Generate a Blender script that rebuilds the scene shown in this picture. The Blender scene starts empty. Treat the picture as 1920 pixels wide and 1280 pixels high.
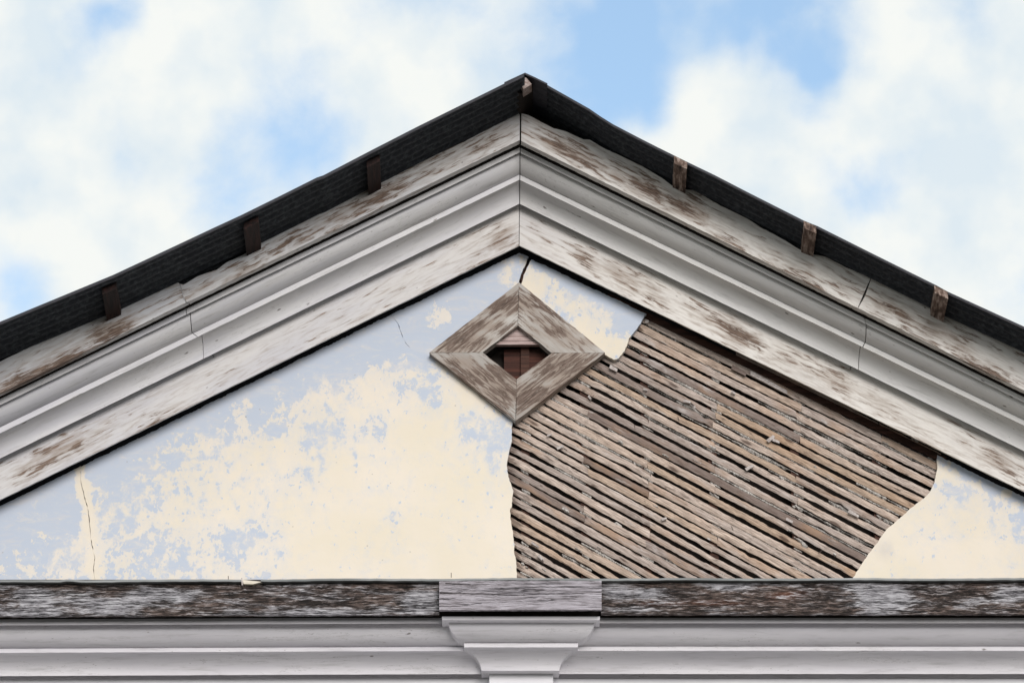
import bpy, bmesh, math, random
from mathutils import Vector, Matrix
random.seed(7)
S = bpy.context.scene
COL = S.collection
R = math.radians

# ------------------------------------------------------------------ camera
ELEV, DIST, MPP = R(25.0), 22.0, 0.0026       # looking up 25 degrees, 22 m away, 2.6 mm of facade per photo pixel
FPX = DIST / MPP
CZ = 1.6 + DIST * math.sin(ELEV)
CAM = Vector((0, -DIST * math.cos(ELEV), 1.6))
cd = bpy.data.cameras.new("camera"); cam = bpy.data.objects.new("camera", cd); COL.objects.link(cam)
cam.location = CAM; cam.rotation_euler = (R(90) + ELEV, 0, 0)
cd.sensor_width = 36; cd.lens = FPX / 1920 * 36; cd.clip_end = 5000
S.camera = cam
FW = Vector((0, math.cos(ELEV), math.sin(ELEV))); UP = Vector((0, -math.sin(ELEV), math.cos(ELEV)))

# ------------------------------------------------------------------ world
SUN_EL, SUN_AZ = R(19), R(166)                # azimuth clockwise from +Y; the sun stands in front of the facade
w = bpy.data.worlds.new("World"); S.world = w; w.use_nodes = True
def build_world():
    nt = w.node_tree; nt.nodes.clear(); N = nt.nodes.new; L = nt.links.new
    out = N('ShaderNodeOutputWorld'); bg = N('ShaderNodeBackground'); L(bg.outputs[0], out.inputs[0])
    sky = N('ShaderNodeTexSky'); sky.sky_type = 'NISHITA'; sky.sun_disc = False
    sky.sun_elevation = SUN_EL; sky.sun_rotation = SUN_AZ
    tc = N('ShaderNodeTexCoord')
    def math_(op, a, b=None, clamp=False):
        m = N('ShaderNodeMath'); m.operation = op; m.use_clamp = clamp
        for i, v in enumerate((a, b)):
            if v is None: continue
            if isinstance(v, (int, float)): m.inputs[i].default_value = v
            else: L(v, m.inputs[i])
        return m.outputs[0]
    def noise(scale, detail, rough, dist=0, vec=None):
        n = N('ShaderNodeTexNoise'); n.inputs['Scale'].default_value = scale; n.inputs['Detail'].default_value = detail
        n.inputs['Roughness'].default_value = rough; n.inputs['Distortion'].default_value = dist
        L(vec or tc.outputs['Generated'], n.inputs['Vector']); return n
    wn = noise(32, 3, .6)
    sub = N('ShaderNodeVectorMath'); sub.operation = 'SUBTRACT'; L(wn.outputs['Color'], sub.inputs[0]); sub.inputs[1].default_value = (.5, .5, .5)
    sc = N('ShaderNodeVectorMath'); sc.operation = 'SCALE'; L(sub.outputs[0], sc.inputs[0]); sc.inputs['Scale'].default_value = .030
    add = N('ShaderNodeVectorMath'); add.operation = 'ADD'; L(tc.outputs['Generated'], add.inputs[0]); L(sc.outputs[0], add.inputs[1])
    dirv = add.outputs[0]
    # holes of blue between the clouds, each at its own bearing in the sky
    holes = [(170, 85, 75, .75), (205, 30, 60, .5), (545, 215, 125, .62), (470, 330, 110, .6), (590, 300, 70, .4), (215, 265, 60, .45),
             (1080, 70, 160, .82), (1180, 20, 110, .8), (1100, 190, 90, .6), (1520, 70, 130, .85), (1390, 50, 100, .7), (1215, 110, 110, .6), (1545, 130, 60, .7),
             (1625, 335, 70, .62), (1210, 215, 55, .45), (20, 560, 85, .7), (1800, 25, 75, .6), (-60, 150, 80, .5), (2050, 160, 110, .8), (2020, 560, 120, .7),
             (780, -90, 140, .8), (350, 600, 60, .3), (1400, -120, 160, .8), (-150, 420, 120, .7)]
    tot = None
    for px, py, rad, s in holes:
        d = (FW + Vector((1, 0, 0)) * ((px - 960) / FPX) + UP * ((640 - py) / FPX)).normalized()
        dn = N('ShaderNodeVectorMath'); dn.operation = 'DISTANCE'; L(dirv, dn.inputs[0]); dn.inputs[1].default_value = d
        mr = N('ShaderNodeMapRange'); mr.interpolation_type = 'SMOOTHSTEP'; mr.inputs['From Min'].default_value = rad * 1.65 / FPX; mr.inputs['From Max'].default_value = rad * .05 / FPX
        mr.inputs['To Min'].default_value = 0; mr.inputs['To Max'].default_value = s; L(dn.outputs['Value'], mr.inputs['Value'])
        tot = mr.outputs[0] if tot is None else math_('ADD', tot, mr.outputs[0])
    n2 = noise(52, 8, .60, .2)
    n3 = noise(4, 3, .5)
    f = math_('MULTIPLY', n2.outputs[0], 1.1)
    g = math_('ADD', math_('MULTIPLY', tot, .85), math_('SUBTRACT', f, .55))
    g2 = math_('ADD', g, math_('MULTIPLY', math_('SUBTRACT', n3.outputs[0], .52), .6))
    mr = N('ShaderNodeMapRange'); mr.interpolation_type = 'SMOOTHSTEP'; mr.inputs['From Min'].default_value = .0; mr.inputs['From Max'].default_value = 1.1; L(g2, mr.inputs['Value'])
    blue = N('ShaderNodeVectorMath'); blue.operation = 'MULTIPLY'; L(sky.outputs[0], blue.inputs[0]); blue.inputs[1].default_value = BLUE_MUL
    n4 = noise(45, 4, .5)
    cl = N('ShaderNodeValToRGB'); L(n4.outputs[0], cl.inputs[0])
    cl.color_ramp.elements[0].position = .35; cl.color_ramp.elements[0].color = (.74, .83, .89, 1)
    cl.color_ramp.elements[1].position = .58; cl.color_ramp.elements[1].color = (.93, .95, .92, 1)
    clm = N('ShaderNodeVectorMath'); clm.operation = 'SCALE'; L(cl.outputs[0], clm.inputs[0]); clm.inputs['Scale'].default_value = CLOUD / .1
    mix = N('ShaderNodeMix'); mix.data_type = 'RGBA'; L(mr.outputs[0], mix.inputs[0]); L(clm.outputs[0], mix.inputs[6]); L(blue.outputs[0], mix.inputs[7])
    L(mix.outputs[2], bg.inputs[0]); bg.inputs[1].default_value = .1
BLUE_MUL = (2.85, 2.73, 2.5); CLOUD = 1.0
build_world()
sl = bpy.data.lights.new("sun", 'SUN'); sl.energy = 2.6; sl.angle = R(32); sl.color = (1, .955, .93)
so = bpy.data.objects.new("sun", sl); COL.objects.link(so)
sd = Vector((math.sin(SUN_AZ) * math.cos(SUN_EL), math.cos(SUN_AZ) * math.cos(SUN_EL), math.sin(SUN_EL)))
so.rotation_euler = sd.to_track_quat('Z', 'Y').to_euler(); so.location = (0, -10, 30)
S.view_settings.view_transform = 'Standard'; S.view_settings.look = 'None'; S.view_settings.exposure = 0.0; S.view_settings.gamma = 1

# ------------------------------------------------------------------ photo survey <-> facade coordinates
def U(px, py, d=0.0):
    """point seen at photo pixel (px,py) that stands d metres in front of the plaster plane"""
    r = FW + Vector((1, 0, 0)) * ((px - 960) / FPX) + UP * ((640 - py) / FPX)
    t = (-d - CAM.y) / r.y
    return CAM + r * t
def PX(p):
    v = Vector(p) - CAM; z = v.dot(FW)
    return 960 + FPX * v.x / z, 640 - FPX * v.dot(UP) / z
SOFF = MPP / math.sin(ELEV)                    # metres of depth per pixel of soffit

# ------------------------------------------------------------------ materials
def mat(name, rough=.8):
    m = bpy.data.materials.new(name); m.use_nodes = True; nt = m.node_tree
    b = nt.nodes['Principled BSDF']; b.inputs['Roughness'].default_value = rough
    b.inputs['Specular IOR Level'].default_value = .3
    return m, nt, b
class G:
    def __init__(s, nt): s.nt = nt; s.tc = nt.nodes.new('ShaderNodeTexCoord')
    def n(s, t): return s.nt.nodes.new(t)
    def L(s, a, b): s.nt.links.new(a, b)
    def set(s, sock, v):
        if isinstance(v, (int, float)): sock.default_value = v
        elif isinstance(v, tuple): sock.default_value = v if len(v) == len(sock.default_value) else v + (1,)
        else: s.L(v, sock)
    def m(s, op, a, b=0, clamp=False):
        x = s.n('ShaderNodeMath'); x.operation = op; x.use_clamp = clamp; s.set(x.inputs[0], a); s.set(x.inputs[1], b); return x.outputs[0]
    def attr(s, name, out='Fac'):
        x = s.n('ShaderNodeAttribute'); x.attribute_name = name; return x.outputs[out]
    def map(s, src='UV', scale=(1, 1, 1), loc=(0, 0, 0)):
        x = s.n('ShaderNodeMapping'); x.inputs['Scale'].default_value = scale; x.inputs['Location'].default_value = loc
        s.L(s.tc.outputs[src], x.inputs[0]); return x.outputs[0]
    def noise(s, vec, scale=1, detail=4, rough=.55, dist=0):
        x = s.n('ShaderNodeTexNoise'); x.inputs['Scale'].default_value = scale; x.inputs['Detail'].default_value = detail
        x.inputs['Roughness'].default_value = rough; x.inputs['Distortion'].default_value = dist; s.L(vec, x.inputs['Vector']); return x.outputs[0]
    def vor(s, vec, scale=1):
        x = s.n('ShaderNodeTexVoronoi'); x.inputs['Scale'].default_value = scale; s.L(vec, x.inputs['Vector']); return x.outputs['Distance']
    def step(s, v, a, b):
        x = s.n('ShaderNodeMapRange'); x.interpolation_type = 'SMOOTHSTEP'; s.set(x.inputs['Value'], v); s.set(x.inputs['From Min'], a); s.set(x.inputs['From Max'], b); return x.outputs[0]
    def mix(s, f, a, b):
        x = s.n('ShaderNodeMix'); x.data_type = 'RGBA'; s.set(x.inputs[0], f); s.set(x.inputs[6], a); s.set(x.inputs[7], b); return x.outputs[2]
    def ramp(s, v, stops):
        x = s.n('ShaderNodeValToRGB'); s.set(x.inputs[0], v); e = x.color_ramp.elements
        while len(e) < len(stops): e.new(.5)
        for i, (p, c) in enumerate(stops): e[i].position = p; e[i].color = c + (1,)
        return x.outputs[0]
    def bump(s, b, h, strength=.5, dist=.003, prev=None):
        x = s.n('ShaderNodeBump'); x.inputs['Strength'].default_value = strength; x.inputs['Distance'].default_value = dist; s.set(x.inputs['Height'], h)
        if prev: s.L(prev, x.inputs['Normal'])
        s.L(x.outputs[0], b.inputs['Normal']); return x.outputs[0]

def paint_mat(name, base=(.60, .60, .60), base2=(.66, .65, .62), worn=((.018, .012, .010), (.11, .072, .054), (.30, .22, .17)), wearbias=0.0, grain=1.0, fine=1.0, wk=.58):
    m, nt, b = mat(name, .7); g = G(nt)
    wear = g.attr('wear'); warm = g.attr('warm')
    uvg = g.map('UV', (11, 170, 1)); uvm = g.map('UV', (5.5, 34, 1)); uvb = g.map('UV', (1.3, 5, 1))
    big = g.noise(uvb, 1, 3, .6); gr = g.noise(uvg, 1, 5, .65, .3); md = g.noise(uvm, 1.5, 5, .62, .6)
    col = g.mix(g.step(big, .35, .65), base, base2)
    col = g.mix(g.m('MULTIPLY', warm, .9), col, (.74, .705, .65))
    # soft stain of rot shining through the paint
    st = g.step(g.m('ADD', g.m('MULTIPLY', wear, 1.0), g.m('MULTIPLY', md, 1.8)), .78, 1.60)
    gm = g.noise(g.map('UV', (1.8, 11, 1), (2, 7, 3)), 1, 6, .68, .8)
    col = g.mix(g.m('MULTIPLY', g.step(gm, .50, .72), .38), col, (.33, .30, .27))
    col = g.mix(g.m('MULTIPLY', st, .85), col, (.30, .235, .19))
    # bare wood streaks
    s = g.m('ADD', g.m('ADD', g.m('MULTIPLY', wear, wk), g.m('MULTIPLY', g.m('SUBTRACT', gr, .5), 1.3)), g.m('MULTIPLY', g.m('SUBTRACT', md, .5), 1.6))
    s = g.m('ADD', s, g.m('MULTIPLY', g.m('SUBTRACT', g.noise(g.map('UV', (2.6, 13, 1), (4, 2, 1)), 1, 4, .6, .4), .5), 1.1))
    s = g.m('ADD', s, .15 + wearbias)
    sm = g.step(s, .46, .66)
    woodc = g.ramp(g.m('ADD', g.m('MULTIPLY', gr, .75), g.m('MULTIPLY', md, .3)), [(.35, worn[0]), (.52, worn[1]), (.68, worn[2])])
    col = g.mix(sm, col, woodc)
    # fly specks, nail rust, chips
    v1 = g.vor(g.map('UV', (9, 13, 1)), 1); sp = g.step(g.m('ADD', v1, g.m('MULTIPLY', g.noise(g.map('UV', (70, 90, 1)), 1, 2), .10)), .085, .125)
    col = g.mix(g.m('MULTIPLY', g.m('SUBTRACT', 1, sp), .7 * fine), col, (.13, .10, .085))
    # fine grime
    col = g.mix(g.m('MULTIPLY', g.step(g.noise(g.map('UV', (14, 60, 1)), 1, 6, .7), .5, .8), .22), col, (.25, .23, .21))
    g.L(col, b.inputs['Base Color'])
    h = g.m('SUBTRACT', g.m('MULTIPLY', gr, .5 * grain), g.m('MULTIPLY', sm, .6))
    g.bump(b, h, .55, .004)
    return m

def mould_mat(name, base=(.58, .575, .61), base2=(.66, .65, .66)):
    m, nt, b = mat(name, .6); g = G(nt); warm = g.attr('warm'); wear = g.attr('wear')
    big = g.noise(g.map('UV', (1.2, 9, 1)), 1, 4, .6); gr = g.noise(g.map('UV', (8, 120, 1)), 1, 4, .6)
    col = g.mix(g.step(big, .35, .65), base, base2)
    col = g.mix(g.m('MULTIPLY', warm, .8), col, (.76, .745, .71))
    d = g.noise(g.map('UV', (2.6, 22, 1)), 1.4, 6, .7, .4)
    col = g.mix(g.m('MULTIPLY', g.step(d, .48, .76), .40), col, (.24, .23, .21))
    f2 = g.noise(g.map('UV', (26, 110, 1)), 1, 4, .7, .4)
    s = g.step(g.m('ADD', g.m('MULTIPLY', wear, .42), g.m('ADD', g.m('MULTIPLY', g.m('SUBTRACT', d, .5), .9), g.m('MULTIPLY', g.m('SUBTRACT', f2, .5), 1.5))), .38, .52)
    col = g.mix(s, col, g.ramp(gr, [(.35, (.03, .026, .024)), (.65, (.20, .15, .12))]))
    v1 = g.vor(g.map('UV', (5, 12, 1)), 1); sp = g.step(g.m('ADD', v1, g.m('MULTIPLY', g.noise(g.map('UV', (60, 80, 1)), 1, 2), .12)), .09, .135)
    col = g.mix(g.m('MULTIPLY', g.m('SUBTRACT', 1, sp), .75), col, (.10, .08, .07))
    v2 = g.vor(g.map('UV', (16, 30, 1), (3, 1, 0)), 1); sp2 = g.step(g.m('ADD', v2, g.m('MULTIPLY', g.noise(g.map('UV', (40, 60, 1), (2, 2, 0)), 1, 3), .3)), .17, .23)
    col = g.mix(g.m('MULTIPLY', g.m('SUBTRACT', 1, sp2), .45), col, (.20, .175, .155))
    ch = g.m('ABSOLUTE', g.m('SUBTRACT', g.noise(g.map('UV', (2.2, 26, 1), (8, 3, 1)), 1, 5, .65, .5), .5)); hc = g.m('MULTIPLY', g.m('SUBTRACT', 1, g.step(ch, .001, .007)), g.step(big, .45, .6))
    col = g.mix(g.m('MULTIPLY', hc, .45), col, (.16, .14, .125))
    g.L(col, b.inputs['Base Color']); g.bump(b, g.m('SUBTRACT', g.m('MULTIPLY', gr, .3), g.m('MULTIPLY', s, .5)), .4, .003); return m

def weathered_mat(name):
    """sun-bleached bare board: black rot, brown heartwood, blue-white remains of paint"""
    m, nt, b = mat(name, .85); g = G(nt); wh = g.attr('wear'); red = g.attr('warm')
    gr = g.noise(g.map('UV', (15, 210, 1)), 1, 6, .74, .6); md = g.noise(g.map('UV', (7.0, 42, 1)), 1.3, 7, .72, 1.0); bg_ = g.noise(g.map('UV', (4.5, 22, 1)), 1, 5, .66, .6)
    v = g.m('ADD', g.m('MULTIPLY', gr, .5), g.m('MULTIPLY', md, .5))
    wood = g.ramp(v, [(.38, (.005, .005, .006)), (.48, (.034, .025, .022)), (.55, (.15, .108, .092)), (.64, (.38, .33, .32))])
    redw = g.ramp(v, [(.38, (.02, .009, .006)), (.48, (.12, .045, .025)), (.60, (.28, .15, .10))])
    wood = g.mix(g.step(g.m('ADD', red, g.m('MULTIPLY', bg_, .5)), .55, .85), wood, redw)
    pale = g.ramp(v, [(.40, (.03, .03, .035)), (.48, (.23, .22, .235)), (.55, (.46, .45, .475)), (.64, (.66, .65, .67))])
    s = g.step(g.m('ADD', g.m('ADD', g.m('MULTIPLY', wh, .50), g.m('MULTIPLY', gr, .5)), g.m('ADD', g.m('MULTIPLY', md, .45), g.m('MULTIPLY', bg_, .6))), .77, .95)
    col = g.mix(s, wood, pale)
    kn = g.vor(g.map('UV', (3.1, 7, 1)), 1); k = g.step(kn, .05, .10)
    col = g.mix(g.m('MULTIPLY', g.m('SUBTRACT', 1, k), .9), col, (.02, .014, .012))
    cr = g.m('ABSOLUTE', g.m('SUBTRACT', g.noise(g.map('UV', (1.6, 42, 1), (3, 5, 1)), 1, 5, .6, .3), .5)); ck = g.m('SUBTRACT', 1, g.step(cr, .004, .017))
    col = g.mix(g.m('MULTIPLY', ck, .9), col, (.012, .009, .008))
    g.L(col, b.inputs['Base Color']); g.bump(b, g.m('SUBTRACT', v, g.m('MULTIPLY', ck, .3)), 1.0, .010); return m

def plaster_mat(name):
    m, nt, b = mat(name, .85); g = G(nt); bias = g.attr('wear')      # bias 0 blue .. 1 cream
    o = 'Object'
    w1 = g.noise(g.map(o, (3.2, 3.2, 4.0)), 1.2, 3, .6, .3); w2 = g.noise(g.map(o, (15, 15, 13)), 1, 7, .66, .25); w3 = g.noise(g.map(o, (70, 70, 60)), 1, 4, .7)
    s = g.m('ADD', g.m('ADD', bias, g.m('MULTIPLY', g.m('SUBTRACT', w1, .5), .75)), g.m('ADD', g.m('MULTIPLY', g.m('SUBTRACT', w2, .5), 1.5), g.m('MULTIPLY', g.m('SUBTRACT', w3, .5), .35)))
    w4 = g.step(g.noise(g.map(o, (34, 34, 26), (3, 1, 2)), 1, 4, .6, .2), .60, .68)
    s = g.m('SUBTRACT', s, g.m('MULTIPLY', w4, .38))
    sw_ = g.m('MULTIPLY', g.step(g.noise(g.map(o, (4, 4, 5), (9, 4, 1)), 1, 3), .42, .62), .13)
    sm = g.step(s, g.m('SUBTRACT', .485, sw_), g.m('ADD', .535, sw_))
    smear = g.step(g.noise(g.map(o, (5, 5, 16)), 1, 5, .7, 1.2), .45, .75)
    blue = g.mix(smear, (.485, .537, .625), (.565, .57, .60))
    rk = g.step(g.noise(g.map(o, (9, 9, 24), (5, 2, 8)), 1, 6, .7, .9), .52, .72)
    blue = g.mix(g.m('MULTIPLY', rk, .45), blue, (.69, .655, .60))
    cream = g.mix(g.step(g.noise(g.map(o, (2, 2, 2)), 1, 4), .35, .65), (.72, .65, .53), (.75, .68, .585))
    # feathered transition: thin wash of blue left on cream
    wash = g.step(s, .40, .95)
    cream = g.mix(g.m('MULTIPLY', g.m('SUBTRACT', 1, wash), .48), cream, (.58, .60, .64))
    col = g.mix(sm, blue, cream)
    shade_dirt = g.step(g.attr('shade_dirt'), .0, 1.0)
    col = g.mix(g.m('MULTIPLY', shade_dirt, .75), col, (.33, .33, .36))
    v1 = g.vor(g.map(o, (11, 11, 12)), 1); sp = g.step(g.m('ADD', v1, g.m('MULTIPLY', w3, .06)), .06, .085)
    col = g.mix(g.m('MULTIPLY', g.m('SUBTRACT', 1, sp), .5), col, (.30, .27, .25))
    g.L(col, b.inputs['Base Color'])
    h = g.m('ADD', g.m('MULTIPLY', sm, -.25), g.m('ADD', g.m('MULTIPLY', w3, .25), g.m('MULTIPLY', w1, 1.5)))
    g.bump(b, h, .35, .004); return m

def lath_mat(name):
    m, nt, b = mat(name, .85); g = G(nt); t = g.attr('tint'); wr = g.attr('wear')
    gr = g.noise(g.map('UV', (12, 260, 1)), 1, 5, .68, .5); md = g.noise(g.map('UV', (8, 46, 1)), 1.2, 6, .7, .9); bg_ = g.noise(g.map('UV', (2.4, 5, 1)), 1, 3, .6)
    base = g.ramp(t, [(0, (.24, .19, .17)), (.22, (.47, .40, .365)), (.5, (.68, .58, .515)), (.75, (.75, .615, .52)), (1, (.60, .45, .33))])
    col = g.mix(g.step(gr, .38, .66), g.mix(.68, base, (.13, .085, .065)), base)
    col = g.mix(g.m('MULTIPLY', g.step(bg_, .48, .72), .55), col, (.42, .255, .15))
    col = g.mix(g.m('MULTIPLY', g.step(g.m('ADD', md, g.m('MULTIPLY', wr, .30)), .53, .71), .80), col, (.10, .07, .055))
    col = g.mix(g.m('MULTIPLY', g.step(g.noise(g.map('UV', (3, 14, 1), (7, 3, 0)), 1.5, 5, .7), .56, .72), .7), col, (.56, .52, .50))
    kn = g.vor(g.map('UV', (3.4, 12, 1)), 1); k = g.step(kn, .08, .15)
    col = g.mix(g.m('MULTIPLY', g.m('SUBTRACT', 1, k), .8), col, (.07, .04, .03))
    g.L(col, b.inputs['Base Color']); g.bump(b, g.m('ADD', gr, md), .9, .005); return m

def simple_mat(name, c1, c2, scale=(8, 8, 8), rough=.85, bump=.5, dist=.004, src='Object', detail=6, metal=0, c3=None):
    m, nt, b = mat(name, rough); g = G(nt); n = g.noise(g.map(src, scale), 1, detail, .65, .3)
    stops = [(.35, c1), (.65, c2)] if c3 is None else [(.33, c1), (.5, c2), (.66, c3)]
    g.L(g.ramp(n, stops), b.inputs['Base Color']); g.bump(b, n, bump, dist); b.inputs['Metallic'].default_value = metal; return m

M = dict(
    fascia=paint_mat("weathered_white_paint", base=(.53, .54, .575), base2=(.63, .63, .635), fine=1.0, wearbias=.08),
    frieze=paint_mat("worn_white_board_paint", base=(.53, .525, .555), base2=(.61, .595, .59), fine=.6, wearbias=.04),
    mould=mould_mat("moulding_paint"),
    hmould=mould_mat("grey_white_moulding_paint", base=(.66, .64, .68), base2=(.73, .71, .74)),
    board=weathered_mat("bare_weathered_board"),
    plaster=plaster_mat("two_tone_plaster"), lath=lath_mat("old_lath_wood"),
    key=simple_mat("grey_plaster_lumps", (.07, .06, .055), (.42, .39, .36), (150, 40, 60), .95, 1, .006, c3=(.66, .63, .60)),
    dark=simple_mat("dark_boards_gap_shade", (.012, .009, .008), (.03, .022, .018), (4, 4, 30)),  # near-black boards; also carries the painted shade of gaps
    gap_black=simple_mat("gap_shade_black", (.010, .011, .014), (.020, .021, .026), (4, 4, 30)),  # near-black colour stands in for shade below the frieze boards
    redwood=simple_mat("red_brown_boards", (.02, .009, .006), (.085, .038, .026), (3, 3, 60), .8, .8),
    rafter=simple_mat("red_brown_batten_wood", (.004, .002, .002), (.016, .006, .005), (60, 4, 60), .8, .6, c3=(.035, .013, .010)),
    batten=simple_mat("old_batten_wood", (.02, .012, .01), (.13, .085, .065), (50, 9, 30), .8, .6, c3=(.40, .32, .28)),
    metal=simple_mat("dark_corrugated_metal", (.013, .016, .021), (.024, .028, .035), (40, 60, 40), .75, .3, c3=(.06, .066, .075)),
    cap=simple_mat("dark_flashing_metal", (.014, .014, .02), (.03, .03, .04), (20, 20, 20), .6, .2),
    lead=simple_mat("grey_flashing_metal", (.15, .16, .16), (.29, .30, .30), (3, 20, 40), .55, .3),
    wall=simple_mat("grey_white_wall_paint", (.68, .67, .70), (.74, .73, .75), (3, 3, 9), .7, .3),
    ground=simple_mat("dark_paving", (.065, .065, .06), (.11, .105, .095), (1.3, 1.3, 1.3), .9, .4, .01),
)

# ------------------------------------------------------------------ stains, in survey coordinates: (px, py, along, across, strength, slope)
WEAR = dict(
 fascia_l=[(70, 700, 110, 15, .95), (30, 722, 60, 10, .8), (205, 621, 50, 15, .95), (212, 612, 45, 10, .5), (150, 650, 60, 10, .4), (822, 302, 95, 12, .85), (700, 377, 75, 13, .75), (644, 409, 45, 12, .7),
           (462, 505, 55, 12, .5), (900, 268, 55, 12, .75), (451, 512, 30, 12, .45), (385, 533, 50, 10, .35), (560, 440, 60, 9, .45), (940, 245, 30, 20, .4), (340, 560, 40, 7, .45)],
 fascia_r=[(1060, 285, 45, 14, .8), (1105, 305, 60, 12, .65), (1212, 353, 60, 14, .75), (1282, 392, 55, 14, .85), (1344, 434, 55, 12, .55), (1380, 452, 55, 10, .6), (1508, 516, 60, 12, .65), (1670, 583, 55, 10, .65),
           (1520, 490, 40, 4, .7), (1746, 626, 40, 12, .75), (1825, 633, 70, 8, 1.0), (1883, 668, 60, 8, 1.0), (1792, 652, 35, 12, .85), (1850, 690, 50, 12, .8), (1010, 240, 35, 16, .45), (1160, 330, 50, 10, .5), (1440, 480, 50, 10, .5), (1590, 545, 40, 10, .35)],
 frieze_l=[(737, 557, 100, 8, .85), (940, 440, 25, 12, .6), (884, 450, 20, 15, .4), (625, 615, 30, 8, .6), (906, 489, 80, 4, .55), (287, 786, 60, 9, .75), (108, 855, 95, 8, .85), (54, 900, 60, 4, .75), (305, 762, 40, 5, .55), (170, 810, 50, 5, .5), (520, 660, 60, 8, .35), (450, 700, 60, 6, .3)],
 frieze_r=[(1104, 483, 30, 13, .6), (1172, 512, 45, 15, .75), (1225, 541, 30, 9, .65), (1374, 622, 55, 14, .75), (1334, 602, 45, 10, .45), (1499, 667, 38, 14, .95), (1240, 574, 40, 8, .45), (1569, 712, 45, 9, .55), (1653, 760, 45, 7, .45),
           (1794, 806, 60, 9, .55), (1872, 858, 65, 12, .55), (1740, 830, 50, 6, .4), (1300, 640, 50, 5, .4), (1010, 450, 25, 8, .35)],
)
def blob(px, py, blobs, slope):
    v = 0
    for bx, by, a, c, s in blobs:
        dx, dy = px - bx, py - by; n = math.hypot(1, slope)
        u = (dx + dy * slope) / n; t = (dy - dx * slope) / n
        q = (u / a) ** 2 + (t / c) ** 2
        if q < 6: v = max(v, s * math.exp(-q * .9))
    return v

# ------------------------------------------------------------------ object helpers
def new_obj(name, verts, faces, material, parent=None, uv=None, attrs=None, sharp=35, smooth=True):
    me = bpy.data.meshes.new(name); me.from_pydata([tuple(v) for v in verts], [], faces)
    if uv:
        l = me.uv_layers.new(name="UVMap")
        for lp in me.loops: l.data[lp.index].uv = uv[lp.vertex_index]
    for k, vals in (attrs or {}).items():
        a = me.attributes.new(k, 'FLOAT', 'POINT')
        for i, v in enumerate(vals): a.data[i].value = v
    me.materials.append(material)
    bm = bmesh.new(); bm.from_mesh(me); bmesh.ops.recalc_face_normals(bm, faces=bm.faces); bm.to_mesh(me); bm.free()
    if smooth:
        for p in me.polygons: p.use_smooth = True
        me.set_sharp_from_angle(angle=R(sharp))
    o = bpy.data.objects.new(name, me); COL.objects.link(o)
    if parent: o.parent = parent
    return o
def tag(o, label=None, category=None, group=None, kind=None):
    for k, v in (('label', label), ('category', category), ('group', group), ('kind', kind)):
        if v: o[k] = v
    return o
class MB:
    def __init__(s): s.v = []; s.f = []; s.uv = []; s.a = {}
    def quad_box(s, c8, **a):
        """8 corners: 0-3 front loop, 4-7 back loop"""
        i = len(s.v); s.v += [Vector(c) for c in c8]
        s.f += [tuple(i + k for k in q) for q in ((0, 1, 2, 3), (7, 6, 5, 4), (0, 4, 5, 1), (1, 5, 6, 2), (2, 6, 7, 3), (3, 7, 4, 0))]
        s.uv += [(c[0], c[2]) for c in c8]
    def box(s, x0, x1, y0, y1, z0, z1):
        s.quad_box([(x0, y0, z0), (x1, y0, z0), (x1, y0, z1), (x0, y0, z1), (x0, y1, z0), (x1, y1, z0), (x1, y1, z1), (x0, y1, z1)])
    def build(s, name, m, parent=None, **k): return new_obj(name, s.v, s.f, m, parent, s.uv, **k)

def interp(pts, x):
    if x <= pts[0][0]: a, b = pts[0], pts[1]
    elif x >= pts[-1][0]: a, b = pts[-2], pts[-1]
    else:
        for i in range(len(pts) - 1):
            if pts[i][0] <= x <= pts[i + 1][0]: a, b = pts[i], pts[i + 1]; break
    return a[1] + (b[1] - a[1]) * (x - a[0]) / (b[0] - a[0] + 1e-9)

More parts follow.
